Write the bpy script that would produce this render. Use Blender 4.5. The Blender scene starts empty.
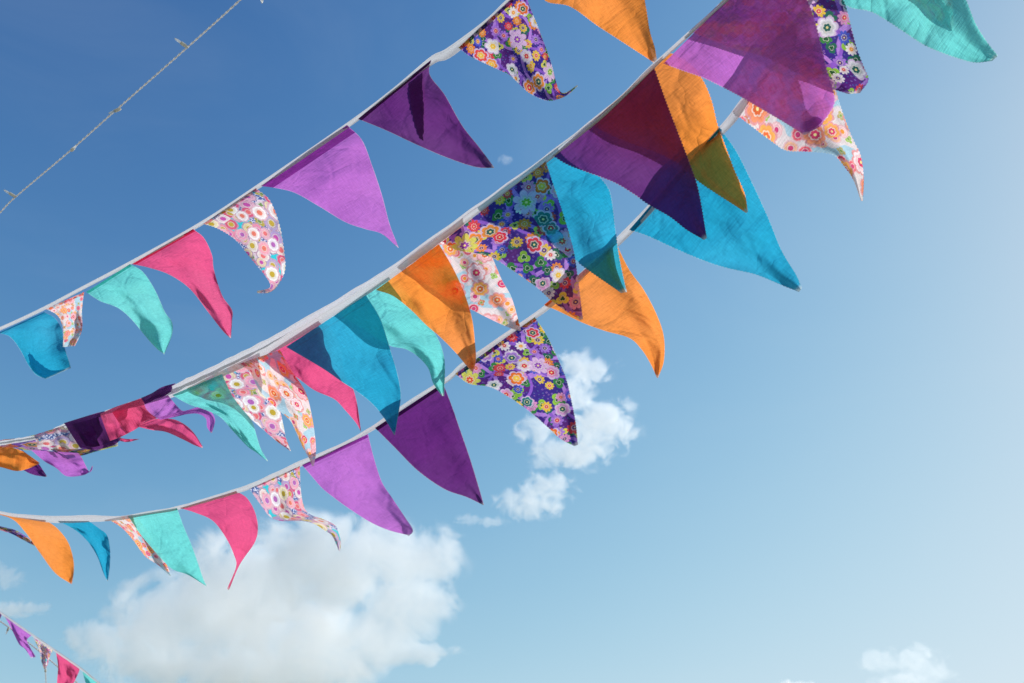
import bpy, bmesh, math, random
from mathutils import Vector, Matrix, noise
random.seed(4)
R = math.radians
sc = bpy.context.scene
COL = sc.collection
W_, H_ = 1024, 683
LENS = 32.0
F = W_ * LENS / 36.0
PITCH = 36.0
CAM = Vector((0, 0, 1.6))
cd = bpy.data.cameras.new('camera'); cam = bpy.data.objects.new('camera', cd); COL.objects.link(cam)
cam.location = CAM; cam.rotation_euler = (R(90 + PITCH), 0, 0)
cd.lens = LENS; cd.sensor_width = 36; cd.clip_start = 0.05; cd.clip_end = 8000
sc.camera = cam
cd.dof.use_dof = True; cd.dof.focus_distance = 2.0; cd.dof.aperture_fstop = 11.0
ROT = cam.rotation_euler.to_matrix()

def P(px, py, z):
    """point z metres in front of the camera plane along the line of sight of that place in the photo"""
    return CAM + ROT @ Vector(((px - 512) / F * z, -(py - 341.5) / F * z, -z))

# ------------------------------------------------------------------ node helper
class NT:
    def __init__(s, nt): s.t = nt; s.t.nodes.clear()
    def n(s, typ, ins=None, **kw):
        nd = s.t.nodes.new(typ)
        for k, v in kw.items(): setattr(nd, k, v)
        for k, v in (ins or {}).items():
            sk = nd.inputs[k]
            if isinstance(v, bpy.types.NodeSocket): s.t.links.new(v, sk)
            else: sk.default_value = v
        return nd
    def m(s, op, a, b=0.0, c=0.0):
        return s.n('ShaderNodeMath', {0: a, 1: b, 2: c}, operation=op).outputs[0]
    def v(s, op, a, b=None):
        nd = s.n('ShaderNodeVectorMath', {0: a}, operation=op)
        if b is not None:
            if isinstance(b, bpy.types.NodeSocket): s.t.links.new(b, nd.inputs[1])
            else: nd.inputs[1].default_value = b
        return nd
    def mix(s, f, a, b, blend='MIX'):
        nd = s.n('ShaderNodeMix', data_type='RGBA', blend_type=blend)
        for i, v in ((0, f), (6, a), (7, b)):
            sk = nd.inputs[i]
            if isinstance(v, bpy.types.NodeSocket): s.t.links.new(v, sk)
            elif i and len(v) == 3: sk.default_value = (*v, 1)
            else: sk.default_value = v
        return nd.outputs[2]
    def step(s, x, lo, hi):
        nd = s.n('ShaderNodeMapRange', {0: x, 1: lo, 2: hi, 3: 0.0, 4: 1.0}, interpolation_type='SMOOTHSTEP')
        return nd.outputs[0]
    def ramp(s, x, cols):
        nd = s.n('ShaderNodeValToRGB', {0: x})
        cr = nd.color_ramp; cr.interpolation = 'CONSTANT'
        while len(cr.elements) < len(cols): cr.elements.new(0.5)
        for i, c in enumerate(cols):
            cr.elements[i].position = i / len(cols)
        for i, c in enumerate(cols):
            cr.elements[i].color = (*c, 1)
        return nd.outputs[0]

def srgb(r, g, b):
    f = lambda c: (c / 255 / 12.92) if c / 255 <= 0.04045 else ((c / 255 + 0.055) / 1.055) ** 2.4
    return (f(r), f(g), f(b))

TRANSL, TRANSP = 0.66, 0.18

def cloth_output(N, col, uv, transl=TRANSL, transp=TRANSP, crease=0.6):
    """woven cotton: light soaks through it, a little comes straight through the weave"""
    # threads and slubs
    mp = N.n('ShaderNodeMapping', {0: uv, 3: (1, 1, 1)})
    mp.inputs['Scale'].default_value = (70, 700, 1)
    s1 = N.n('ShaderNodeTexNoise', {'Vector': mp.outputs[0], 'Scale': 1.0, 'Detail': 3.0}).outputs[0]
    mp2 = N.n('ShaderNodeMapping', {0: uv}); mp2.inputs['Scale'].default_value = (600, 60, 1)
    s2 = N.n('ShaderNodeTexNoise', {'Vector': mp2.outputs[0], 'Scale': 1.0, 'Detail': 3.0}).outputs[0]
    sl = N.m('MULTIPLY_ADD', N.m('ADD', s1, s2), 0.55, 0.45)
    blot = N.n('ShaderNodeTexNoise', {'Vector': uv, 'Scale': 14.0, 'Detail': 4.0}).outputs[0]
    sl = N.m('MULTIPLY', sl, N.m('MULTIPLY_ADD', blot, 0.3, 0.85))
    g = N.n('ShaderNodeCombineColor', {0: sl, 1: sl, 2: sl}).outputs[0]
    ri = N.n('ShaderNodeObjectInfo').outputs['Random']          # some flags washed out more than others
    fade = N.m('MULTIPLY', N.m('MULTIPLY', ri, N.step(N.n('ShaderNodeTexNoise', {'Vector': uv, 'Scale': 5.0, 'Detail': 2.0}).outputs[0], 0.3, 0.75)), 0.055)
    colw = N.mix(1.0, N.mix(fade, col, (0.7, 0.66, 0.66)), g, 'MULTIPLY')
    # pale frayed cut edge and tip
    at = N.n('ShaderNodeUVMap', uv_map='edge').outputs[0]
    sep = N.n('ShaderNodeSeparateXYZ', {0: at})
    e1 = N.step(sep.outputs[0], 0.008, 0.001)
    fr = N.n('ShaderNodeTexNoise', {'Vector': uv, 'Scale': 260.0, 'Detail': 2.0}).outputs[0]
    e = N.m('MULTIPLY', e1, N.m('MULTIPLY_ADD', fr, 0.7, -0.05))
    tipm = N.m('MULTIPLY', N.step(sep.outputs[1], 0.965, 0.995), 0.55)
    e = N.m('MAXIMUM', e, tipm)
    colw = N.mix(e, colw, (0.78, 0.74, 0.7))
    # row of machine stitching that holds the top edge
    su = N.n('ShaderNodeSeparateXYZ', {0: uv})
    seam = N.step(N.m('ABSOLUTE', N.m('SUBTRACT', sep.outputs[1], 0.045)), 0.006, 0.003)
    seam = N.m('MULTIPLY', seam, N.m('GREATER_THAN', N.m('FRACT', N.m('MULTIPLY', su.outputs[0], 260.0)), 0.3))
    colw = N.mix(N.m('MULTIPLY', seam, 0.45), colw, N.mix(0.5, colw, (0.05, 0.03, 0.05)))
    # creases as bump
    w = N.n('ShaderNodeTexNoise', {'Vector': uv, 'Scale': 9.0, 'Detail': 3.0, 'Distortion': 0.6}).outputs['Fac']
    rid = N.m('ABSOLUTE', N.m('SUBTRACT', w, 0.5))
    rid = N.m('POWER', N.m('ADD', rid, 0.001), 0.45)
    w2 = N.n('ShaderNodeTexNoise', {'Vector': uv, 'Scale': 30.0, 'Detail': 4.0}).outputs['Fac']
    w3 = N.n('ShaderNodeTexNoise', {'Vector': mp.outputs[0], 'Scale': 0.35, 'Detail': 2.0}).outputs['Fac']
    vc = N.n('ShaderNodeTexVoronoi', {'Vector': N.v('ADD', uv, N.v('MULTIPLY', N.n('ShaderNodeTexNoise', {'Vector': uv, 'Scale': 12.0}).outputs['Color'], (0.03, 0.03, 0)).outputs[0]).outputs[0], 'Scale': 13.0}, voronoi_dimensions='2D', feature='DISTANCE_TO_EDGE').outputs[0]
    fold_ = N.m('MULTIPLY', N.step(vc, 0.0, 0.11), 0.22)
    h = N.m('ADD', N.m('MULTIPLY_ADD', rid, 0.9, fold_), N.m('MULTIPLY_ADD', w2, 0.30, N.m('MULTIPLY', w3, 0.22)))
    bmp = N.n('ShaderNodeBump', {'Height': h, 'Strength': crease, 'Distance': 0.012}).outputs[0]
    dif = N.n('ShaderNodeBsdfPrincipled', {'Base Color': colw, 'Roughness': 0.85, 'Normal': bmp})
    dif.inputs['Sheen Weight'].default_value = 0.15
    dif.inputs['Specular IOR Level'].default_value = 0.2
    tr = N.n('ShaderNodeBsdfTranslucent', {'Color': colw, 'Normal': bmp}).outputs[0]
    m1 = N.n('ShaderNodeMixShader', {0: transl, 1: dif.outputs[0], 2: tr}).outputs[0]
    tp = N.n('ShaderNodeBsdfTransparent', {'Color': colw}).outputs[0]
    m2 = N.n('ShaderNodeMixShader', {0: transp, 1: m1, 2: tp}).outputs[0]
    N.n('ShaderNodeOutputMaterial', {'Surface': m2})

def cloth_plain(name, col, **kw):
    m = bpy.data.materials.new(name); m.use_nodes = True
    N = NT(m.node_tree)
    uv = N.n('ShaderNodeUVMap', uv_map='cloth').outputs[0]
    c = N.n('ShaderNodeRGB').outputs[0]; c.default_value = (*col, 1)
    cloth_output(N, c, uv, **kw)
    return m

def flower_layer(N, uv, base, scale, off, petals, rad, pal, eye, rimcol=None, keep=1.0, rnd=0.75, disc=0.0, pw=0.3):
    """one layer of printed flowers laid over the base colour; returns the new colour"""
    vec = N.v('ADD', N.v('MULTIPLY', uv, (scale, scale, 1)).outputs[0], (off, off * 1.7, 0)).outputs[0]
    vo = N.n('ShaderNodeTexVoronoi', {'Vector': vec, 'Scale': 1.0, 'Randomness': rnd}, voronoi_dimensions='2D', feature='F1')
    d = N.v('SUBTRACT', vec, vo.outputs['Position']).outputs[0]
    r = N.v('LENGTH', d).outputs['Value']
    sp = N.n('ShaderNodeSeparateXYZ', {0: d})
    ang = N.m('ARCTAN2', sp.outputs[1], sp.outputs[0])
    cc = N.n('ShaderNodeSeparateColor', {0: vo.outputs['Color']})
    ph = N.m('MULTIPLY', cc.outputs[2], 6.28)
    co = N.m('POWER', N.m('ABSOLUTE', N.m('COSINE', N.m('MULTIPLY_ADD', ang, petals / 2, ph))), 0.55)
    co = N.m('MULTIPLY_ADD', co, pw, 1 - pw)
    R0 = N.m('MULTIPLY', co, N.m('MULTIPLY_ADD', cc.outputs[1], rad * 0.35, rad * 0.75))
    q = N.m('DIVIDE', r, R0)                      # 0 centre, 1 petal edge
    on = N.m('LESS_THAN', cc.outputs[0], keep) if keep < 1 else 1.0
    mask = N.m('MULTIPLY', N.step(q, 1.06, 0.94), on)
    c = N.ramp(N.m('FRACT', N.m('MULTIPLY', cc.outputs[0], 7.31)), pal)
    c2 = N.ramp(N.m('FRACT', N.m('MULTIPLY', cc.outputs[1], 5.17)), eye)
    if rimcol is not None: c = N.mix(N.step(q, 0.78, 0.84), c, rimcol)
    # darker petal base
    c = N.mix(N.m('MULTIPLY', N.step(q, 0.72, 0.4), 0.45), c, c2)
    c = N.mix(N.step(q, 0.36, 0.32), c, c2)
    c = N.mix(N.m('MULTIPLY', N.step(N.m('ABSOLUTE', N.m('SUBTRACT', q, 0.42)), 0.07, 0.04), 0.6), c, (0.85, 0.8, 0.7))
    if disc: c = N.mix(N.step(q, 0.14, 0.1), c, (0.9, 0.75, 0.3))
    return N.mix(mask, base, c)

def rings(N, uv, base, scale, off, rad, wid, col, rnd=0.25):
    vec = N.v('ADD', N.v('MULTIPLY', uv, (scale, scale, 1)).outputs[0], (off, off * 1.3, 0)).outputs[0]
    vo = N.n('ShaderNodeTexVoronoi', {'Vector': vec, 'Scale': 1.0, 'Randomness': rnd}, voronoi_dimensions='2D')
    mk = N.step(N.m('ABSOLUTE', N.m('SUBTRACT', vo.outputs['Distance'], rad)), wid, wid * 0.7)
    return N.mix(mk, base, col)

def cloth_dark_floral():
    m = bpy.data.materials.new('purple flower print cotton'); m.use_nodes = True; N = NT(m.node_tree)
    uv = N.n('ShaderNodeUVMap', uv_map='cloth').outputs[0]
    nz = N.n('ShaderNodeTexNoise', {'Vector': uv, 'Scale': 11.0, 'Detail': 1.0}).outputs[0]
    base = N.mix(N.step(nz, 0.45, 0.55), srgb(64, 44, 140), srgb(96, 44, 128))
    base = flower_layer(N, uv, base, 120, 7.7, 5, 0.28, [srgb(120, 74, 180), srgb(50, 60, 160)], [srgb(40, 20, 90)])
    base = rings(N, uv, base, 10.5, 0.3, 0.46, 0.045, srgb(186, 134, 222))
    base = rings(N, uv, base, 10.5, 3.77, 0.44, 0.035, srgb(150, 96, 205))
    base = flower_layer(N, uv, base, 40, 2.1, 3, 0.50, [srgb(60, 140, 70), srgb(150, 200, 70), srgb(40, 110, 90), srgb(225, 215, 90)], [srgb(30, 90, 50)], keep=0.55, pw=0.6)
    base = flower_layer(N, uv, base, 37, 11.4, 9, 0.46, [srgb(225, 150, 200), srgb(240, 200, 70), srgb(225, 70, 80), srgb(244, 142, 58), srgb(70, 90, 200), srgb(240, 232, 230), srgb(170, 120, 215)],
                        [srgb(230, 60, 90), srgb(245, 150, 40), srgb(90, 40, 130)], keep=0.75, pw=0.45, disc=1)
    base = flower_layer(N, uv, base, 25, 5.3, 6, 0.44, [srgb(245, 110, 45), srgb(235, 60, 80), srgb(235, 230, 235), srgb(40, 130, 130), srgb(250, 150, 60), srgb(225, 160, 210), srgb(180, 130, 215)],
                        [srgb(250, 200, 70), srgb(225, 50, 70), srgb(30, 100, 90)], rimcol=(0.72, 0.55, 0.75), keep=0.58, disc=1)
    base = flower_layer(N, uv, base, 16, 9.9, 7, 0.36, [srgb(230, 190, 225), srgb(245, 120, 50), srgb(215, 215, 100)],
                        [srgb(235, 80, 60), srgb(130, 180, 60), srgb(150, 70, 180)], keep=0.3, pw=0.5, disc=1)
    base = N.mix(1.0, base, (0.76, 0.74, 0.74), 'MULTIPLY')
    cloth_output(N, base, uv, crease=0.45)
    return m

def cloth_pastel_floral():
    m = bpy.data.materials.new('pastel blossom print cotton'); m.use_nodes = True; N = NT(m.node_tree)
    uv = N.n('ShaderNodeUVMap', uv_map='cloth').outputs[0]
    nz = N.n('ShaderNodeTexNoise', {'Vector': uv, 'Scale': 9.0, 'Detail': 0.0}).outputs[0]
    chk = N.n('ShaderNodeTexVoronoi', {'Vector': uv, 'Scale': 170.0}, voronoi_dimensions='2D').outputs['Distance']
    blue = N.mix(N.step(chk, 0.3, 0.4), srgb(225, 225, 240), srgb(90, 110, 165))
    base = N.mix(N.step(nz, 0.58, 0.6), blue, srgb(60, 205, 215))
    base = flower_layer(N, uv, base, 26, 3.1, 4, 0.40, [srgb(190, 170, 80), srgb(240, 215, 225)], [srgb(120, 150, 90)], keep=0.5, pw=0.5)
    base = flower_layer(N, uv, base, 30, 6.6, 8, 0.62, [srgb(244, 232, 225), srgb(240, 150, 170), srgb(240, 222, 175), srgb(238, 185, 200), srgb(225, 90, 130), srgb(190, 170, 210)],
                        [srgb(205, 90, 170), srgb(205, 175, 70), srgb(240, 120, 120)], rimcol=(0.55, 0.35, 0.45), pw=0.12)
    base = flower_layer(N, uv, base, 22, 1.3, 9, 0.52, [srgb(252, 248, 245), srgb(250, 175, 190), srgb(250, 235, 200)],
                        [srgb(190, 110, 185), srgb(240, 130, 110), srgb(200, 170, 60)], rimcol=(0.8, 0.5, 0.55), keep=0.7, pw=0.12)
    base = N.mix(1.0, base, (0.9, 0.88, 0.89), 'MULTIPLY')
    cloth_output(N, base, uv, crease=0.45)
    return m

def cloth_white_floral():
    m = bpy.data.materials.new('white rose print cotton'); m.use_nodes = True; N = NT(m.node_tree)
    uv = N.n('ShaderNodeUVMap', uv_map='cloth').outputs[0]
    nz = N.n('ShaderNodeTexNoise', {'Vector': uv, 'Scale': 16.0, 'Detail': 1.5}).outputs[0]
    base = N.mix(N.step(nz, 0.53, 0.55), srgb(232, 214, 210), srgb(175, 205, 216))
    base = flower_layer(N, uv, base, 33, 8.2, 4, 0.3, [srgb(170, 200, 100), srgb(225, 130, 80), srgb(200, 180, 120)], [srgb(140, 170, 80)], keep=0.6, pw=0.55)
    base = flower_layer(N, uv, base, 34, 2.9, 12, 0.46, [srgb(240, 110, 120), srgb(248, 190, 150), srgb(225, 60, 95), srgb(250, 205, 205)],
                        [srgb(215, 70, 120), srgb(240, 150, 60)], rimcol=(0.85, 0.5, 0.5), keep=0.6, pw=0.12)
    base = flower_layer(N, uv, base, 20, 4.4, 7, 0.48, [srgb(250, 175, 90), srgb(250, 190, 195), srgb(245, 150, 110), srgb(250, 225, 225)],
                        [srgb(235, 110, 60), srgb(225, 70, 110)], rimcol=(0.80, 0.33, 0.32), keep=0.65, pw=0.25, disc=1)
    cloth_output(N, base, uv, crease=0.45)
    return m

FAB = {
    'orange': cloth_plain('orange cotton', srgb(244, 142, 58)),
    'blue':   cloth_plain('turquoise blue cotton', srgb(36, 158, 192)),
    'aqua':   cloth_plain('aqua cotton', srgb(108, 206, 200), crease=0.75),
    'pink':   cloth_plain('hot pink cotton', srgb(226, 82, 130)),
    'lilac':  cloth_plain('lilac cotton', srgb(182, 104, 190)),
    'purple': cloth_plain('deep purple cotton', srgb(98, 38, 112)),
    'D': cloth_dark_floral(), 'P': cloth_pastel_floral(), 'R': cloth_white_floral(),
}
DESC = {'orange': 'plain orange flag', 'blue': 'plain turquoise blue flag', 'aqua': 'pale aqua flag', 'pink': 'hot pink flag',
        'lilac': 'lilac flag', 'purple': 'deep purple flag', 'D': 'purple flag printed with bright flowers',
        'P': 'pastel flag printed with small pink and cream blossoms', 'R': 'white flag printed with pink and orange flowers'}

def tape_mat():
    m = bpy.data.materials.new('white cotton tape'); m.use_nodes = True; N = NT(m.node_tree)
    uv = N.n('ShaderNodeUVMap', uv_map='cloth').outputs[0]
    sp = N.n('ShaderNodeSeparateXYZ', {0: uv})
    # rows of stitching along both edges
    st = N.step(N.m('ABSOLUTE', N.m('SUBTRACT', N.m('ABSOLUTE', N.m('SUBTRACT', sp.outputs[1], 0.5)), 0.34)), 0.05, 0.02)
    dash = N.m('GREATER_THAN', N.m('FRACT', N.m('MULTIPLY', sp.outputs[0], 330.0)), 0.35)
    nz = N.n('ShaderNodeTexNoise', {'Vector': uv, 'Scale': 40.0, 'Detail': 3.0}).outputs[0]
    c = N.mix(nz, (0.60, 0.59, 0.64), (0.80, 0.79, 0.84))
    c = N.mix(N.m('MULTIPLY', N.m('MULTIPLY', st, dash), 0.5), c, (0.45, 0.42, 0.44))
    bmp = N.n('ShaderNodeBump', {'Height': nz, 'Strength': 0.5, 'Distance': 0.003}).outputs[0]
    d = N.n('ShaderNodeBsdfPrincipled', {'Base Color': c, 'Roughness': 0.9, 'Normal': bmp}).outputs[0]
    t = N.n('ShaderNodeBsdfTranslucent', {'Color': c, 'Normal': bmp}).outputs[0]
    m1 = N.n('ShaderNodeMixShader', {0: 0.38, 1: d, 2: t}).outputs[0]
    N.n('ShaderNodeOutputMaterial', {'Surface': m1})
    return m
TAPE = tape_mat()

# ------------------------------------------------------------------ geometry helpers
def spline(pts, n):
    """n+1 points evenly spaced along a Catmull-Rom curve"""
    p = [Vector(a) for a in pts]
    q = [p[0] * 2 - p[1]] + p + [p[-1] * 2 - p[-2]]
    out = []
    for i in range(1, len(q) - 2):
        for k in range(16):
            t = k / 16
            a, b, c, d = q[i - 1], q[i], q[i + 1], q[i + 2]
            out.append(0.5 * ((2 * b) + (c - a) * t + (2 * a - 5 * b + 4 * c - d) * t * t + (3 * b - a - 3 * c + d) * t ** 3))
    out.append(p[-1])
    L = [0.0]
    for i in range(1, len(out)): L.append(L[-1] + (out[i] - out[i - 1]).length)
    res = []; j = 0
    for i in range(n + 1):
        s = L[-1] * i / n
        while j < len(L) - 2 and L[j + 1] < s: j += 1
        f = (s - L[j]) / max(1e-9, L[j + 1] - L[j])
        res.append(out[j].lerp(out[j + 1], min(1, max(0, f))))
    return res

def zfun(tab):
    tab = sorted(tab)
    def f(x):
        if x <= tab[0][0]: a, b = tab[0], tab[1]
        elif x >= tab[-1][0]: a, b = tab[-2], tab[-1]
        else:
            for a, b in zip(tab, tab[1:]):
                if a[0] <= x <= b[0]: break
        t = (x - a[0]) / (b[0] - a[0])
        iz = (1 / a[1]) * (1 - t) + (1 / b[1]) * t
        return 1 / max(iz, 0.08)
    return f

def link_mesh(name, verts, faces, mat, parent=None, origin=None, uvs=None, edge=None, smooth=True):
    me = bpy.data.meshes.new(name)
    o0 = origin or Vector((0, 0, 0))
    me.from_pydata([v - o0 for v in verts], [], faces)
    for nm, data in (('cloth', uvs), ('edge', edge)):
        if data:
            l = me.uv_layers.new(name=nm)
            for lp in me.loops: l.data[lp.index].uv = data[lp.vertex_index]
    if smooth:
        for p in me.polygons: p.use_smooth = True
    me.materials.append(mat)
    o = bpy.data.objects.new(name, me); COL.objects.link(o)
    if parent is not None:
        o.parent = parent
        o.location = o0 - parent.location
    else: o.location = o0
    return o

def thing(name, loc, label, cat, group=None):
    e = bpy.data.objects.new(name, None); COL.objects.link(e)
    e.empty_display_size = 0.1; e.location = loc; e['label'] = label; e['category'] = cat
    if group: e['group'] = group
    return e

FW, FH = 0.22, 0.27
seed_counter = [0]
def flag(parent, zf, fab, L, Rr, dz=0.0, zo=0.0, rip=1.0, hem=False, zig=0.00, roll=0.0, label=None, fold_or_shade=None, uvseed=None, uvk=1.0, trunc=1.0, curl=0.0):
    """one cloth pennant between its two cut edges; each edge runs from the tape to the tip"""
    seed_counter[0] += 1
    sd = seed_counter[0] * 3.71 if uvseed is None else uvseed
    size = (Vector((*L[0], 0)) - Vector((*L[-1], 0))).length
    nv = 110 if size > 95 else (70 if size > 45 else 40)
    nu = 26 if size > 95 else 18
    Ls = spline([(a, b, 0) for a, b in L], nv); Rs = spline([(a, b, 0) for a, b in Rr], nv)
    zL, zR = zf(L[0][0]) + zo, zf(Rr[0][0]) + zo
    zm = (zL + zR) / 2
    amp = 0.011 * rip
    verts, uvs, edge, pix = [], [], [], []
    rnd = random.Random(int(sd * 100))
    ph, ph2, fr = rnd.uniform(0, 6.28), rnd.uniform(0, 6.28), rnd.uniform(2.0, 3.2)
    for i in range(nv + 1):
        v = i / nv
        for j in range(nu + 1):
            u = j / nu
            p = Ls[i].lerp(Rs[i], u)
            z = (zL * (1 - u) + zR * u) * (1 - v) + zm * v + dz * v
            # wind: folds that fan out from the tape and travel to the tip
            env = min(1, v * 3.5)
            wv = math.sin(fr * math.pi * (u - 0.5) * (1 - 0.4 * v) + ph + 2.2 * v) * amp * env
            wv += math.sin(5.1 * v + ph2 + 1.5 * u) * amp * 1.1 * env
            wv += noise.noise(Vector((u * 3.5 * (1 - v) + sd, v * 5, sd * 0.3))) * amp * 1.4 * env
            wv += noise.noise(Vector((u * 9 * (1 - v * 0.8) + sd, v * 4 + u * 3, sd))) * amp * 0.45 * min(1, v * 6 + 0.1)
            wv *= max(0.25, zm / 2.0) * min(1.0, 1.2 - 0.5 * v)
            z += wv
            if curl: z += curl * max(0, v - 0.6) ** 2
            if roll: z -= roll * math.sin(math.pi * u)
            x, y = p.x, p.y
            if zig and i % 2 and 0 < i < nv - 2 and j in (0, nu):
                d = (Rs[i] - Ls[i]); 
                if d.length > 3:
                    d.normalize(); s = zig if j == 0 else -zig
                    x += d.x * s; y += d.y * s
            verts.append(P(x, y, z)); pix.append((x, y, z))
            uvs.append(((u - 0.5) * (1.02 - v * trunc) * FW * uvk + sd, v * FH * uvk + sd * 0.37))
            edge.append((min(u, 1 - u) * (1.02 - v * trunc), v))
    faces = [(i * (nu + 1) + j, i * (nu + 1) + j + 1, (i + 1) * (nu + 1) + j + 1, (i + 1) * (nu + 1) + j) for i in range(nv) for j in range(nu)]
    org = verts[nu // 2].copy()
    o = link_mesh('flag', verts, faces, FAB[fab], parent, org, uvs, edge)
    o['label'] = label or DESC[fab]
    if hem:
        # the top of the flag turned over on itself and stitched
        rows = max(2, int(nv * (0.035 if hem is True else hem))); hv, hu, he = [], [], []
        for i in range(rows + 1):
            for j in range(nu + 1):
                k = i * (nu + 1) + j
                q = verts[k]; dr = (q - CAM).normalized()
                hv.append(q - dr * (0.0022 + 0.0015 * math.sin(math.pi * i / rows)))
                hu.append((uvs[k][0], uvs[k][1] + 0.11)); he.append((0.3, 0.1))
        hf = [(i * (nu + 1) + j, i * (nu + 1) + j + 1, (i + 1) * (nu + 1) + j + 1, (i + 1) * (nu + 1) + j) for i in range(rows) for j in range(nu)]
        c = link_mesh('hem', hv, hf, FAB[fab], o, org, hu, he); c.location = (0, 0, 0)
    if fold_or_shade:  # extra layer behind: turned corners, and on the upper purple flag a shadow streak
        fl, frr = fold_or_shade
        n2 = 24; A = spline([(a, b, 0) for a, b in fl], n2); B = spline([(a, b, 0) for a, b in frr], n2)
        fv, fu, fe = [], [], []
        for i in range(n2 + 1):
            for j in range(9):
                p = A[i].lerp(B[i], j / 8)
                zz = min(pix, key=lambda q: (q[0] - p.x) ** 2 + (q[1] - p.y) ** 2)[2]
                fv.append(P(p.x, p.y, zz + 0.004))
                fu.append((sd + j * 0.01, sd * 0.37 + i * 0.006)); fe.append((0.3, 0.2))
        ff = [(i * 9 + j, i * 9 + j + 1, (i + 1) * 9 + j + 1, (i + 1) * 9 + j) for i in range(n2) for j in range(8)]
        c = link_mesh('fold_or_shade_layer', fv, ff, FAB[fab], o, org, fu, fe); c.location = (0, 0, 0)
    return o

def tape(parent, zf, pts, wid, zo=0.0, shift=0.0, wob=0.0, back=0.0, name='tape'):
    """cotton tape; pts are its upper edge, wid its seen width at each of them"""
    n = 260
    C = spline([(x, y, w) for (x, y), w in zip(pts, wid)], n)
    verts, uvs, edge = [], [], []
    K = 6; s = 0
    for i, c in enumerate(C):
        a = C[max(0, i - 1)]; b = C[min(n, i + 1)]
        t = Vector((b.x - a.x, b.y - a.y)).normalized(); nn = Vector((-t.y, t.x))
        if nn.y < 0: nn = -nn
        z = zf(c.x) + zo + back * min(1, max(0, (178 - c.x) / 12))
        if i: s += (P(c.x, c.y, z) - prev).length
        prev = P(c.x, c.y, z)
        for k in range(K + 1):
            q = k / K
            wz = 0.0035 * math.sin(q * math.pi) + 0.003 * noise.noise(Vector((s * 9, q * 2, zo * 50)))
            wx = wob * noise.noise(Vector((s * 14, 3.3, zo * 31)))
            verts.append(P(c.x + nn.x * (c.z * (q + shift) + wx), c.y + nn.y * (c.z * (q + shift) + wx), z - wz))
            uvs.append((s, q)); edge.append((0.3, 0.3))
    faces = [(i * (K + 1) + k, i * (K + 1) + k + 1, (i + 1) * (K + 1) + k + 1, (i + 1) * (K + 1) + k) for i in range(n) for k in range(K)]
    return link_mesh(name, verts, faces, TAPE, parent, parent.location.copy(), uvs, edge)

GROUP = 'strings of triangular cloth flags across the sky'
# ------------------------------------------------------------------ upper string
zT = zfun([(-30, 4.5), (0, 4.2), (132, 3.2), (258, 2.5), (348, 2.12), (430, 1.98), (545, 1.87), (620, 1.82)])
tp = [(-60, 352), (0, 327), (41, 308), (79, 288), (132, 260), (200, 222), (258, 184), (348, 122), (392, 89), (430, 57), (447, 48), (485, 20), (506, 0), (545, -35), (620, -105)]
tw = [3, 3.2, 3.4, 3.4, 3.6, 4, 4.5, 5, 5, 8, 10, 7, 5, 5, 5]
T = thing('bunting_string', P(0, 327, zT(0)), 'uppermost bunting, its thin tape rising from a blue flag at the left edge', 'bunting', GROUP)
tape(T, zT, tp, tw)
flag(T, zT, 'blue', [(-2, 333), (10, 337), (20, 350), (28, 365), (36, 375), (46, 379)], [(44, 312), (55, 318), (62, 330), (64, 345), (69, 360), (71, 368)], hem=True,
     fold_or_shade=([(29, 352), (31, 364), (37, 373), (46, 379)], [(30, 352), (38, 361), (52, 370), (71, 368)]), trunc=0.8)
flag(T, zT, 'R', [(46, 309), (58, 316), (63, 330), (63, 347)], [(84, 292), (82, 310), (82, 330), (75, 346)], hem=True, trunc=0.7)
flag(T, zT, 'aqua', [(86, 292), (100, 301), (118, 308), (132, 320), (146, 337), (156, 348), (164, 354)], [(130, 264), (143, 272), (155, 290), (165, 312), (172, 322), (172, 335), (164, 355)], hem=True, rip=1.5)
flag(T, zT, 'pink', [(132, 264), (150, 268), (170, 275), (190, 289), (208, 312), (222, 330), (230, 338)], [(193, 229), (204, 238), (212, 255), (214, 270), (222, 295), (232, 310), (232, 322), (231, 338)], hem=True, rip=1.5)
flag(T, zT, 'P', [(203, 224), (218, 229), (235, 240), (250, 258), (265, 276), (270, 287), (257, 291)], [(256, 188), (270, 200), (280, 225), (285, 255), (285, 272), (277, 287), (268, 293), (257, 293)], hem=True, zig=0.80)
flag(T, zT, 'lilac', [(261, 186), (275, 188), (295, 193), (320, 207), (345, 222), (365, 229), (382, 234), (397, 247)], [(347, 125), (362, 140), (372, 165), (382, 195), (390, 225), (399, 248)], hem=0.085)
flag(T, zT, 'purple', [(358, 119), (385, 130), (415, 144), (445, 157), (475, 167), (494, 168)], [(431, 60), (430, 75), (445, 95), (462, 125), (480, 148), (494, 167)], hem=True,
     fold_or_shade=([(409, 84), (410, 100), (414, 120), (420, 138)], [(424, 72), (425, 100), (425, 120), (424, 141)]))  # added strip behind the cloth, shaped as the dark shadow streak
flag(T, zT, 'D', [(458, 48), (470, 57), (479, 61), (496, 69), (510, 76), (526, 91), (540, 99), (552, 101), (566, 96), (578, 86)], [(526, -14), (528, 0), (538, 26), (550, 58), (557, 84), (561, 92), (567, 92), (577, 85)], hem=True, zig=0.80)
flag(T, zT, 'orange', [(533, -20), (545, 1), (570, 7), (597, 26), (617, 39), (654, 63)], [(605, -88), (640, -15), (646, 5), (650, 30), (655, 47), (657, 60)], zig=0.64)

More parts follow.
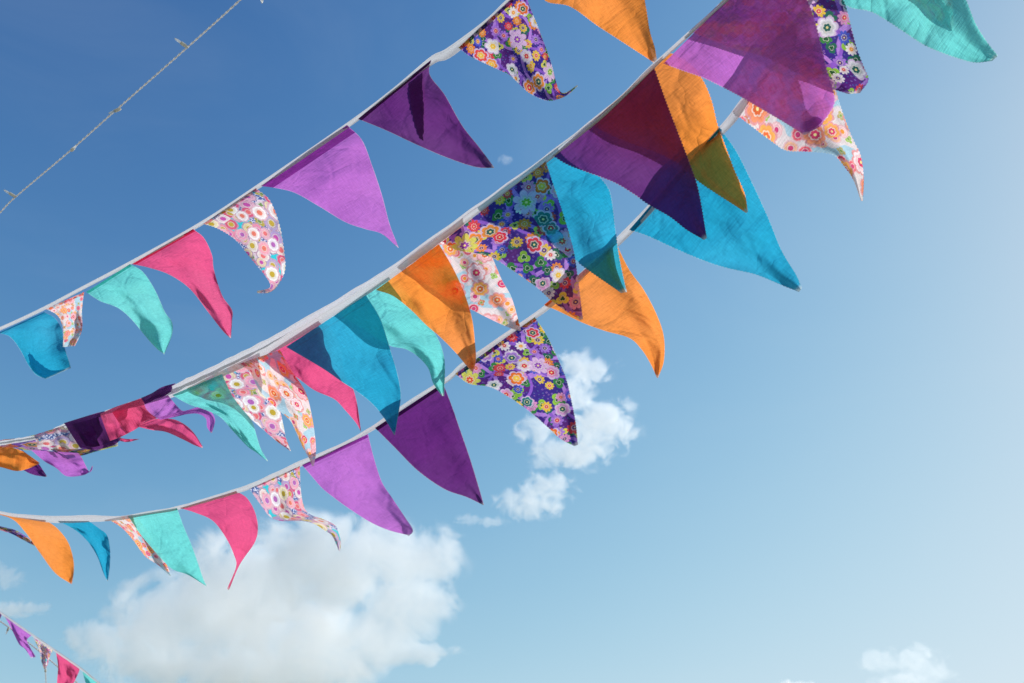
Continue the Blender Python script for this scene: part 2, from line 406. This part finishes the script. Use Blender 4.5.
# ------------------------------------------------------------------ middle pair of strings
zM = zfun([(-60, 4.9), (0, 4.2), (90, 3.5), (176, 2.9), (270, 2.4), (400, 2.0), (553, 1.72), (740, 1.50), (860, 1.38)])
mp = [(-60, 449), (0, 441), (40, 434), (64, 424), (105, 411), (142, 398), (176, 384), (238, 354), (270, 338), (331, 303), (400, 260), (500, 188), (553, 150), (608, 106), (659, 58), (693, 27), (723, 0), (760, -36), (880, -155)]
M1 = thing('bunting_string', P(0, 441, zM(0)), 'front one of the two middle bunting strings, with big deep purple and lilac flags', 'bunting', GROUP)
M2 = thing('bunting_string', P(0, 439, zM(0) + .05), 'rear one of the two middle bunting strings, showing through the front flags', 'bunting', GROUP)
tape(M1, zM, mp, [3, 3, 3, 3, 3, 5, 8, 10, 10, 9, 7, 5, 4.5, 3.5, 3, 3, 3, 3, 3], shift=0.45, wob=0.6, back=0.15)
tape(M2, zM, mp, [3, 3, 3, 3, 3, 5, 8, 9, 8, 6, 4, 3, 2.6, 2.4, 2, 2, 2, 2, 2], zo=0.03, shift=-0.05, wob=1.2, back=0.15)
# rear string
b = dict(zo=0.028)
flag(M2, zM, 'P', [(188, 388), (205, 398), (225, 402), (242, 411), (252, 420), (267, 433), (279, 443), (290, 451)], [(262, 352), (275, 385), (281, 414), (284, 428), (286, 438), (291, 451)], **b)
flag(M2, zM, 'pink', [(262, 358), (275, 368), (293, 375), (314, 390), (334, 399), (345, 410), (356, 423), (361, 432)], [(322, 320), (334, 333), (342, 352), (344, 372), (352, 386), (357, 403), (361, 431)], rip=1.2, **b)
flag(M2, zM, 'aqua', [(338, 314), (362, 328), (388, 345), (405, 349), (417, 356), (428, 368), (433, 383), (442, 396)], [(393, 276), (405, 290), (418, 310), (436, 335), (443, 352), (445, 368), (444, 396)], rip=1.2, **b)
flag(M2, zM, 'R', [(403, 266), (425, 283), (450, 300), (472, 310), (488, 318), (505, 326), (519, 331)], [(470, 214), (482, 235), (493, 259), (502, 280), (511, 296), (517, 315), (521, 330)], **b)
flag(M2, zM, 'blue', [(484, 204), (505, 222), (526, 228), (545, 240), (568, 255), (583, 267), (600, 279), (621, 293)], [(566, 142), (585, 160), (600, 176), (610, 190), (614, 211), (616, 229), (620, 258), (627, 292)], zig=0.96, **b)
flag(M2, zM, 'orange', [(590, 124), (616, 138), (654, 152), (678, 164), (697, 181), (716, 194), (735, 206), (746, 213)], [(670, 52), (690, 63), (703, 79), (712, 100), (718, 124), (726, 146), (735, 170), (745, 193), (748, 212)], zig=0.96, **b)
flag(M2, zM, 'D', [(690, 32), (728, 47), (766, 58), (804, 77), (832, 89), (848, 94)], [(790, -66), (830, -25), (844, 0), (850, 20), (857, 47), (864, 66), (869, 80), (860, 93)], zig=0.96, trunc=0.7, zo=0.035)
# front string
flag(M1, zM, 'aqua', [(172, 395), (188, 404), (203, 409), (220, 417), (232, 430), (247, 446), (257, 453), (267, 461)], [(222, 374), (232, 395), (244, 411), (252, 421), (257, 437), (261, 449), (268, 461)], rip=1.8)
flag(M1, zM, 'R', [(238, 364), (250, 372), (259, 390), (276, 408), (291, 422), (302, 446), (309, 458), (312, 466)], [(280, 350), (294, 374), (306, 393), (313, 422), (316, 449), (314, 466)])
flag(M1, zM, 'blue', [(286, 347), (305, 358), (325, 370), (342, 382), (353, 389), (370, 402), (384, 418), (394, 435)], [(366, 295), (380, 318), (389, 345), (397, 371), (401, 392), (400, 405), (395, 435)])
flag(M1, zM, 'orange', [(376, 290), (393, 296), (411, 310), (425, 324), (440, 337), (454, 351), (465, 364), (471, 371)], [(439, 244), (453, 268), (464, 292), (472, 318), (475, 342), (476, 360), (473, 372)])
flag(M1, zM, 'D', [(442, 242), (455, 250), (478, 254), (494, 259), (508, 268), (523, 278), (538, 289), (550, 300), (565, 311), (580, 320)], [(546, 161), (555, 188), (565, 218), (574, 250), (578, 276), (581, 300), (583, 319)], zig=0.80)
flag(M1, zM, 'purple', [(552, 156), (569, 166), (599, 177), (616, 184), (634, 195), (648, 205), (669, 217), (686, 230), (704, 240)], [(655, 68), (666, 99), (677, 128), (690, 162), (697, 182), (702, 205), (707, 238)], zig=1.12, rip=0.8)
flag(M1, zM, 'lilac', [(663, 64), (682, 71), (702, 78), (719, 86), (740, 97), (757, 107), (781, 121), (804, 135)], [(765, -38), (795, -20), (808, 0), (817, 26), (827, 67), (834, 90), (835, 104), (825, 120), (808, 134)], zig=1.12, rip=0.8,
     fold_or_shade=([(803, 122), (802, 128), (805, 132), (812, 131)], [(815, 116), (821, 117), (824, 120), (821, 126)]))
flag(M1, zM, 'P', [(775, -46), (850, -25), (914, 0), (935, 18), (952, 31)], [(865, -135), (930, -50), (950, 0), (953, 15), (953, 31)], zig=0.96, zo=0.115, rip=0.4)
# twisted left end
tw_ = lambda *a, **k: flag(*a, uvk=0.4, **k)
tw_(M2, zM, 'D', [(-40, 447), (0, 440), (20, 438), (38, 434)], [(-40, 452), (0, 448), (25, 450), (50, 452)], roll=0.03, zo=-0.12, rip=.6, trunc=0.2, label='floral flag wound round the tape')
tw_(M1, zM, 'P', [(34, 435), (50, 430), (66, 425), (76, 424)], [(38, 449), (55, 451), (75, 452), (92, 449)], roll=0.04, zo=-0.03, rip=.6, trunc=0.2, label='pastel flag wound round the tape')
tw_(M2, zM, 'D', [(50, 449), (75, 449), (98, 446), (118, 442)], [(56, 453), (78, 456), (98, 451), (118, 446)], roll=0.01, zo=0.0, rip=.6, trunc=0.2, label='floral flag wound round the tape')
tw_(M1, zM, 'purple', [(64, 423), (80, 418), (100, 412), (108, 411)], [(80, 448), (95, 450), (112, 446), (122, 439)], roll=0.04, zo=-0.05, rip=.6, trunc=0.1, label='deep purple flag wound round the tape')
tw_(M2, zM, 'purple', [(72, 424), (85, 421), (100, 416), (108, 414)], [(86, 446), (95, 447), (108, 443), (118, 438)], roll=0.03, zo=0.0, rip=.6, trunc=0.1, label='deep purple flag wound round the tape')
tw_(M1, zM, 'pink', [(100, 414), (115, 407), (130, 402), (144, 397)], [(110, 441), (125, 435), (141, 426), (157, 418)], roll=0.04, zo=-0.08, rip=.6, trunc=0.1, label='pink flag wound round the tape')
tw_(M2, zM, 'pink', [(112, 412), (122, 406), (134, 401), (144, 398)], [(126, 434), (136, 429), (146, 421), (157, 418)], roll=0.03, zo=-0.03, rip=.6, trunc=0.1, label='pink flag wound round the tape')
tw_(M1, zM, 'purple', [(141, 398), (152, 393), (162, 387), (176, 383)], [(145, 404), (153, 401), (160, 399), (172, 391)], roll=0.01, zo=-0.07, rip=.6, trunc=0.1, label='deep purple scrap of flag wound round the tape')
tw_(M1, zM, 'lilac', [(144, 403), (147, 410), (157, 418), (165, 419), (182, 412)], [(168, 395), (172, 400), (177, 406), (181, 410), (184, 411)], zo=-0.03, rip=.8, label='lilac flag caught under the tape')
tw_(M1, zM, 'lilac', [(160, 417), (175, 413), (188, 410), (199, 407), (208, 409), (215, 419), (212, 433)], [(160, 420), (175, 417), (188, 414), (199, 414), (206, 419), (207, 427), (211, 433)], zo=-0.06, rip=.5, trunc=0.4, label='lilac flag tail streaming in the wind')
tw_(M2, zM, 'pink', [(139, 427), (152, 430), (166, 432), (182, 439), (194, 445), (202, 448)], [(139, 425), (155, 419), (172, 419), (184, 424), (194, 433), (203, 447)], zo=0.01, rip=1, label='pink flag tail streaming in the wind')
tw_(M2, zM, 'pink', [(120, 438), (128, 439), (139, 439)], [(120, 441), (128, 442), (140, 439)], zo=0.02, rip=.3, label='small pink flag tip')
tw_(M1, zM, 'orange', [(-25, 462), (0, 467), (16, 471), (27, 469), (39, 464)], [(-25, 445), (0, 447), (13, 448), (24, 452), (40, 463)], zo=-0.6, rip=1.2, trunc=0.6)
tw_(M2, zM, 'purple', [(14, 463), (25, 471), (34, 475), (46, 477)], [(22, 450), (30, 456), (38, 463), (47, 476)], zo=0.03, rip=.8)
tw_(M2, zM, 'lilac', [(31, 450), (44, 461), (56, 468), (66, 476), (79, 476), (88, 473), (92, 466)], [(78, 453), (82, 458), (85, 464), (88, 470), (90, 472), (92, 470), (93, 466)], zo=0.0, rip=1.3)

# ------------------------------------------------------------------ lower long string
zB = zfun([(-60, 4.9), (0, 4.3), (120, 3.6), (241, 2.85), (372, 2.38), (446, 2.16), (546, 1.94), (618, 1.79), (725, 1.63), (850, 1.55), (930, 1.50)])
bp = [(-60, 500), (0, 511), (20, 514), (55, 516), (90, 515), (120, 516), (150, 511), (178, 506), (241, 487), (276, 472), (297, 462), (340, 444), (372, 426), (402, 405), (446, 377), (463, 362), (511, 329), (546, 304), (581, 272), (618, 236), (651, 202), (690, 158), (725, 120), (741, 99), (775, 58), (830, 0), (870, -50), (960, -155)]
bw = [3, 3, 4, 7, 7, 4, 3.5, 4, 5, 6, 6, 4.5, 4.5, 4.5, 5, 5, 5, 6, 6, 8, 8, 6, 9, 9, 6, 6, 6, 6]
B = thing('bunting_string', P(0, 511, zB(0)), 'long lower bunting sagging above the biggest cloud, with a wide blue flag at right', 'bunting', GROUP)
tape(B, zB, bp, bw, wob=0.4)
flag(B, zB, 'D', [(-40, 508), (-15, 524), (0, 530), (12, 534), (25, 541), (37, 547)], [(-30, 508), (-12, 521), (0, 526), (15, 530), (27, 537), (37, 546)], zo=0.05, rip=.5)
flag(B, zB, 'orange', [(-20, 511), (10, 518), (25, 532), (40, 553), (55, 573), (71, 584)], [(46, 520), (58, 529), (68, 542), (73, 557), (74, 570), (72, 584)], hem=True)
flag(B, zB, 'blue', [(58, 521), (75, 530), (88, 542), (97, 556), (103, 572), (107, 581)], [(89, 521), (100, 529), (107, 535), (110, 548), (110, 565), (108, 581)], hem=True)
flag(B, zB, 'R', [(108, 519), (122, 528), (133, 540), (145, 556), (158, 565), (170, 576)], [(135, 514), (150, 535), (160, 550), (167, 565), (171, 576)], zo=0.02)
flag(B, zB, 'aqua', [(128, 516), (141, 535), (158, 555), (172, 569), (188, 575), (206, 586)], [(177, 508), (184, 527), (192, 546), (198, 563), (203, 578), (207, 587)], hem=True)
flag(B, zB, 'pink', [(180, 508), (196, 513), (213, 521), (226, 538), (234, 555), (236, 567), (227, 589)], [(236, 491), (247, 498), (255, 512), (258, 528), (255, 542), (244, 558), (238, 568), (229, 590)], hem=True)
flag(B, zB, 'P', [(249, 489), (262, 507), (270, 517), (281, 521), (300, 521), (314, 524), (325, 531), (332, 536), (339, 551)], [(300, 466), (301, 489), (304, 506), (310, 514), (323, 519), (335, 525), (339, 534), (341, 543), (340, 551)], zig=0.48)
flag(B, zB, 'lilac', [(302, 465), (314, 479), (323, 489), (337, 500), (351, 510), (370, 522), (388, 530), (407, 535)], [(368, 434), (374, 458), (382, 482), (393, 499), (405, 517), (413, 530), (409, 536)], hem=True)
flag(B, zB, 'purple', [(375, 428), (395, 448), (418, 471), (444, 489), (466, 497), (483, 505)], [(443, 383), (452, 406), (460, 429), (470, 458), (478, 484), (484, 505)], hem=True, rip=0.8)
flag(B, zB, 'D', [(455, 374), (469, 384), (489, 387), (505, 395), (527, 410), (547, 427), (560, 439), (574, 446)], [(535, 317), (547, 335), (558, 358), (566, 377), (571, 397), (576, 422), (578, 445)], zig=0.64, hem=True)
flag(B, zB, 'orange', [(544, 305), (558, 311), (583, 323), (605, 331), (629, 338), (641, 349), (650, 363), (657, 378)], [(616, 243), (629, 269), (644, 290), (657, 315), (664, 337), (664, 361), (658, 378)], hem=True, rip=1.2)
flag(B, zB, 'blue', [(629, 230), (648, 237), (672, 248), (700, 260), (724, 268), (755, 275), (780, 285), (799, 292)], [(720, 127), (737, 151), (753, 183), (769, 218), (782, 250), (797, 275), (802, 288)], hem=True, zig=0.80, rip=1.3)
flag(B, zB, 'R', [(732, 112), (753, 128), (773, 143), (786, 151), (806, 152), (832, 155), (844, 167), (853, 180), (861, 201)], [(824, 12), (828, 40), (834, 80), (843, 112), (853, 138), (861, 155), (864, 177), (863, 201)], zig=0.96)
flag(B, zB, 'aqua', [(832, -2), (850, 8), (870, 12), (888, 22), (903, 32), (923, 45), (941, 53), (958, 59), (975, 63), (992, 61)], [(925, -112), (950, -45), (967, 0), (976, 23), (987, 41), (997, 54), (997, 57)], zig=0.96, rip=1.6)

# ------------------------------------------------------------------ small far string, lower left
zL_ = zfun([(-20, 6.6), (120, 5.6)])
lp = [(-40, 583), (0, 611), (33, 634), (52, 647), (82, 668), (101, 683), (140, 712)]
Ls_ = thing('bunting_string', P(0, 611, 6.5), 'small far bunting running down out of the lower left corner below other strings', 'bunting', GROUP)
tape(Ls_, zL_, lp, [2.2, 2.2, 2.4, 2.4, 2.4, 2.4, 2.4])
flag(Ls_, zL_, 'purple', [(-22, 598), (-14, 622), (-5, 640)], [(2, 614), (-3, 628), (-4, 640)], rip=.6)
flag(Ls_, zL_, 'lilac', [(4, 615), (12, 630), (19, 644), (25, 649), (31, 658)], [(32, 635), (27, 640), (30, 647), (36, 657)], rip=1.6)
flag(Ls_, zL_, 'P', [(33, 637), (39, 650), (41, 660), (44, 669)], [(53, 650), (50, 656), (48, 664), (45, 670)], rip=1.2)
flag(Ls_, zL_, 'pink', [(56, 652), (58, 667), (57, 685), (59, 702)], [(80, 668), (78, 674), (72, 686), (60, 704)], rip=1.2)
flag(Ls_, zL_, 'aqua', [(82, 670), (86, 684), (92, 700), (98, 712)], [(106, 688), (106, 698), (104, 706), (99, 712)], rip=1)

# ------------------------------------------------------------------ cords with small lights
def solid(name, col, rough=0.5, spec=0.5, trans=0.0):
    m = bpy.data.materials.new(name); m.use_nodes = True; N = NT(m.node_tree)
    g = N.n('ShaderNodeTexCoord').outputs['Object']
    nz = N.n('ShaderNodeTexNoise', {'Vector': g, 'Scale': 60.0, 'Detail': 3.0}).outputs[0]
    c = N.mix(nz, tuple(x * 0.85 for x in col), col)
    pb = N.n('ShaderNodeBsdfPrincipled', {'Base Color': c, 'Roughness': rough})
    pb.inputs['Transmission Weight'].default_value = trans
    tl = N.n('ShaderNodeBsdfTranslucent', {'Color': c}).outputs[0]
    N.n('ShaderNodeOutputMaterial', {'Surface': N.n('ShaderNodeMixShader', {0: 0.5, 1: pb.outputs[0], 2: tl}).outputs[0]})
    return m
WIRE = solid('pale plastic wire', (0.9, 0.88, 0.88), 0.45)
WHITE = solid('white plastic', (0.75, 0.72, 0.66), 0.4)
BULB = solid('clear bulb', (0.85, 0.85, 0.85), 0.15, trans=0.6)

def tube_verts(path, rad, seg=6):
    verts, faces = [], []
    n = len(path)
    for i, p in enumerate(path):
        t = (path[min(n - 1, i + 1)] - path[max(0, i - 1)]).normalized()
        up = Vector((0, 0, 1)) if abs(t.z) < 0.9 else Vector((1, 0, 0))
        a = t.cross(up).normalized(); c = t.cross(a)
        r = rad[i] if isinstance(rad, list) else rad
        for k in range(seg):
            th = 2 * math.pi * k / seg
            verts.append(p + (a * math.cos(th) + c * math.sin(th)) * r)
    for i in range(n - 1):
        for k in range(seg):
            faces.append((i * seg + k, i * seg + (k + 1) % seg, (i + 1) * seg + (k + 1) % seg, (i + 1) * seg + k))
    faces.append(tuple(range(seg))[::-1]); faces.append(tuple((n - 1) * seg + k for k in range(seg)))
    return verts, faces

def twisted_cable(parent, path, r):
    """two thin wires wound round each other"""
    V, Fc = [], []
    L = 0
    for sgn in (0, math.pi):
        pth = []
        L = 0
        for i, p in enumerate(path):
            t = (path[min(len(path) - 1, i + 1)] - path[max(0, i - 1)]).normalized()
            if i: L += (p - path[i - 1]).length
            a = t.cross(Vector((0, 0, 1))).normalized(); c = t.cross(a)
            th = L * 150 + sgn
            pth.append(p + (a * math.cos(th) + c * math.sin(th)) * r * 0.9)
        v, f = tube_verts(pth, r, 5)
        Fc += [tuple(k + len(V) for k in q) for q in f]; V += v
    return link_mesh('cable', V, Fc, WIRE, parent, parent.location.copy())

def bulb(parent, a, c, s=1.0):
    """socket on the wire and a slim clear lamp at its end"""
    d = (c - a); n = 8
    path = [a + d * (0.55 * i / n) for i in range(n + 1)]
    v, f = tube_verts(path, [0.0022 * s] * 2 + [0.0032 * s] * (n - 1), 10)
    o = link_mesh('bulb', v, f, WHITE, parent, parent.location.copy())
    path = [a + d * (0.55 + 0.5 * i / 8) for i in range(9)]
    v, f = tube_verts(path, [0.0022 * s * x for x in (1, 1, 1, 1, 1, 0.95, 0.8, 0.55, 0.15)], 10)
    g = link_mesh('glass', v, f, BULB, o, parent.location.copy()); g.location = (0, 0, 0)

cab = [(-20, 232, 3.0), (0, 212.6, 2.95), (16, 196.5, 2.9), (71, 150, 2.75), (113, 112.7, 2.65), (187, 47.7, 2.45), (240, 0, 2.3), (290, -48, 2.2)]
S = thing('light_string', P(0, 213, 2.95), 'thin twisted wire with tiny unlit bulbs crossing the top left corner', 'string lights')
twisted_cable(S, [P(*c) for c in spline(cab, 900)], 0.0014)
for a, c, z in (((16, 197), (4, 190), 2.9), ((71, 151), (76, 146), 2.74), ((121, 108.5), (109, 113.5), 2.62), ((188, 47.7), (175, 38.5), 2.44), ((262, -9), (262, 3), 2.25)):
    bulb(S, P(*a, z), P(*c, z - 0.01), 1.5)
S2 = thing('light_string', P(0, 621, 6.6), 'short stretch of pale wire just below the small far bunting at lower left', 'string lights')
c2 = [(-30, 600, 6.7), (0, 621, 6.65), (14, 631, 6.6), (44, 655, 6.5), (75, 681, 6.4), (110, 708, 6.3)]
twisted_cable(S2, [P(*c) for c in spline(c2, 300)], 0.0032)
for a, c, z in (((9, 627), (6, 634), 6.6), ((45, 657), (46, 684), 6.45), ((73, 679), (70, 674), 6.4)):
    bulb(S2, P(*a, z), P(*c, z - 0.01), 2.2)

# ------------------------------------------------------------------ ground (out of sight, gives the light from below)
gm = bpy.data.materials.new('grass field'); gm.use_nodes = True; N = NT(gm.node_tree)
tc = N.n('ShaderNodeTexCoord').outputs['Object']
nz = N.n('ShaderNodeTexNoise', {'Vector': tc, 'Scale': 0.4, 'Detail': 8.0}).outputs[0]
N.n('ShaderNodeOutputMaterial', {'Surface': N.n('ShaderNodeBsdfPrincipled', {'Base Color': N.mix(nz, (0.14, 0.15, 0.07), (0.26, 0.24, 0.15)), 'Roughness': 0.95}).outputs[0]})
g = link_mesh('ground', [Vector((-3000, -3000, 0)), Vector((3000, -3000, 0)), Vector((3000, 3000, 0)), Vector((-3000, 3000, 0))], [(0, 1, 2, 3)], gm, smooth=False)
g['kind'] = 'structure'

# ------------------------------------------------------------------ clouds: real vapour far away
CZ = 700.0
def cloud(label, lobes, dens=0.06, nscale=1.0, soft=0.5, seed=0.0, thick=0.4, erode=1.15, bias=-0.1):
    """lobes: (x, y, rx, ry) in the photo; every lobe is a ball of vapour, thick in depth as well"""
    cx = sum(l[0] for l in lobes) / len(lobes); cy = sum(l[1] for l in lobes) / len(lobes)
    px = CZ / F
    org = P(cx, cy, CZ)
    X, Y, Z = ROT @ Vector((1, 0, 0)), ROT @ Vector((0, 1, 0)), ROT @ Vector((0, 0, -1))
    rng = random.Random(int(seed * 10) + 3)
    L3 = []
    for (x, y, rx, ry) in lobes:
        L3.append(((x - cx) * px, -(y - cy) * px, rng.uniform(-.2, .2) * ry * px, rx * px, ry * px, max(rx * 0.5, ry) * px * thick))
    # boundary: one hull round all lobes
    bm = bmesh.new()
    for (x, y, z, a, b_, c_) in L3:
        k = 1.22
        bmesh.ops.create_icosphere(bm, subdivisions=3, radius=1, matrix=Matrix.Translation((x, y, z)) @ Matrix.Diagonal((a * k, b_ * k, c_ * k, 1)))
    me = bpy.data.meshes.new('cloud'); bm.to_mesh(me); bm.free()
    o = bpy.data.objects.new('cloud', me); COL.objects.link(o)
    o.matrix_world = Matrix.Translation(org) @ ROT.to_4x4()
    rm = o.modifiers.new('remesh', 'REMESH'); rm.mode = 'VOXEL'; rm.voxel_size = max(1.2, min(l[4] for l in L3) * 0.22)
    m = bpy.data.materials.new('cloud vapour'); m.use_nodes = True; N = NT(m.node_tree)
    tc = N.n('ShaderNodeTexCoord').outputs['Object']
    field = None
    nA = N.n('ShaderNodeTexNoise', {'Vector': N.v('ADD', tc, (seed * 31, seed * 17, 0)).outputs[0], 'Scale': 0.035 * nscale, 'Detail': 9.0, 'Roughness': 0.68, 'Distortion': 0.5}).outputs[0]
    for (x, y, z, a, b_, c_) in L3:
        d = N.v('SUBTRACT', tc, (x, y, z)).outputs[0]
        d = N.v('DIVIDE', d, (a, b_, c_)).outputs[0]
        l = N.m('SUBTRACT', 1.0, N.v('LENGTH', d).outputs['Value'])
        field = l if field is None else N.n('ShaderNodeMath', {0: field, 1: l, 2: 0.18}, operation='SMOOTH_MAX').outputs[0]
    f = N.m('ADD', N.m('MULTIPLY', field, 1.0), N.m('MULTIPLY', N.m('SUBTRACT', nA, 0.5), erode * 2))
    f = N.m('ADD', f, bias)
    f = N.step(f, 0.0, soft)
    edge = N.step(field, -0.2, 0.05)
    dn = N.m('MULTIPLY', N.m('MULTIPLY', f, edge), dens)
    vol = N.n('ShaderNodeVolumePrincipled', {'Color': (1, 1, 1, 1), 'Density': dn, 'Anisotropy': 0.5})
    N.n('ShaderNodeOutputMaterial', {'Volume': vol.outputs[0]})
    me.materials.append(m)
    o['label'] = label; o['category'] = 'cloud'; o['group'] = 'white clouds in the lower sky'
    return o

cloud('biggest white cloud, wide and soft, under the lower bunting at left', [
    (112, 642, 52, 24), (170, 618, 64, 46), (235, 596, 74, 66), (300, 572, 72, 60), (360, 562, 66, 50), (420, 560, 50, 36), (405, 600, 54, 36),
    (300, 640, 100, 52), (190, 660, 90, 36), (415, 655, 48, 13), (380, 628, 60, 26), (260, 670, 120, 28)], seed=1.0, nscale=0.9, dens=0.085, erode=1.3, bias=0.08, soft=0.4)
cloud('bright ragged cloud behind the tip of the flowered flag, above a smaller cloud', [
    (585, 368, 38, 22), (572, 396, 36, 30), (602, 424, 44, 32), (572, 452, 54, 22), (542, 398, 30, 18), (538, 430, 30, 20)], seed=2.3, nscale=2.0, dens=0.12)
cloud('small ragged cloud just below the bright cloud near the centre', [(545, 488, 38, 20), (532, 505, 42, 17), (510, 498, 24, 12)], seed=3.1, nscale=2.8, dens=0.12)
cloud('faint little wisp left of the small ragged cloud, right of the purple tip', [(468, 520, 16, 8), (492, 522, 18, 8)], seed=4.7, nscale=3.5, dens=0.12)
cloud('flat white cloud at the left edge above the small far bunting', [(12, 608, 30, 12), (34, 609, 20, 9), (-10, 606, 24, 13)], seed=5.9, nscale=2.2, dens=0.12)
cloud('pale cloud fragment at the left edge below the orange flag', [(6, 578, 22, 16), (-6, 570, 20, 14)], seed=6.1, nscale=2.4, dens=0.07)
cloud('small cloud low in the right part of the sky', [(880, 662, 30, 16), (915, 660, 34, 20), (935, 672, 26, 14), (905, 680, 46, 12)], seed=7.7, nscale=2.4, dens=0.045)
cloud('sliver of cloud at the bottom edge, left of the low right cloud', [(795, 686, 34, 7)], seed=8.3, nscale=3, dens=0.1)
cloud('tiny faint puff right of the purple tip of the upper string', [(505, 160, 9, 8)], seed=9.4, nscale=4.5, dens=0.06)

# ------------------------------------------------------------------ sun and sky
SUN_AZ, SUN_EL = 66.0, 31.0        # degrees right of the camera's heading, height
sl = bpy.data.lights.new('sun', 'SUN'); so = bpy.data.objects.new('sun', sl); COL.objects.link(so)
sl.energy = 5.0; sl.angle = R(0.53); sl.color = (1.0, 0.98, 0.95)
sd_ = Vector((math.sin(R(SUN_AZ)) * math.cos(R(SUN_EL)), math.cos(R(SUN_AZ)) * math.cos(R(SUN_EL)), math.sin(R(SUN_EL))))
so.rotation_euler = sd_.to_track_quat('Z', 'Y').to_euler(); so.location = (0, 0, 30)
w = bpy.data.worlds.new('World'); sc.world = w; w.use_nodes = True; N = NT(w.node_tree)
sky = N.n('ShaderNodeTexSky', sky_type='NISHITA'); sky.sun_disc = False
sky.sun_elevation = R(SUN_EL); sky.sun_rotation = R(SUN_AZ)
sky.air_density = 1.0; sky.dust_density = 0.35; sky.ozone_density = 1.3; sky.altitude = 0
skc = N.mix(1.0, sky.outputs[0], (0.76, 1.07, 1.32), 'MULTIPLY')
# film-like response of the sky's colour: soft shoulder in each channel
def shoulder(x, p, a, b_):
    xp = N.m('POWER', N.m('MULTIPLY', x, 0.125), p)
    return N.m('DIVIDE', xp, N.m('MULTIPLY_ADD', xp, b_, a))
ss = N.n('ShaderNodeSeparateColor', {0: skc})
y3 = [N.m('DIVIDE', shoulder(ss.outputs[i], *q), 0.12) for i, q in enumerate([(2.45, 0.0262, 1.22), (2.41, 0.067, 1.12), (2.18, 0.172, 1.03)])]
skf = N.n('ShaderNodeCombineColor', {0: y3[0], 1: y3[1], 2: y3[2]}).outputs[0]
gd = N.n('ShaderNodeTexCoord').outputs['Generated']
mpv = N.n('ShaderNodeMapping', {0: gd}); mpv.inputs['Scale'].default_value = (2.0, 3.0, 5.0)
vn = N.n('ShaderNodeTexNoise', {'Vector': mpv.outputs[0], 'Scale': 1.3, 'Detail': 6.0, 'Roughness': 0.55, 'Distortion': 0.7}).outputs[0]
skf = N.mix(N.m('MULTIPLY', N.step(vn, 0.42, 0.75), 0.05), skf, (5.6, 6.4, 7.0))
bg = N.n('ShaderNodeBackground', {'Color': skf, 'Strength': 0.12}).outputs[0]
N.n('ShaderNodeOutputWorld', {'Surface': bg})

sc.view_settings.view_transform = 'Standard'; sc.view_settings.look = 'None'
sc.view_settings.exposure = 0.0; sc.view_settings.gamma = 1
cy = sc.cycles
cy.max_bounces = 22; cy.diffuse_bounces = 5; cy.transmission_bounces = 8; cy.transparent_max_bounces = 16; cy.volume_bounces = 20
cy.use_denoising = True
cy.volume_step_rate = 0.4; cy.volume_max_steps = 512
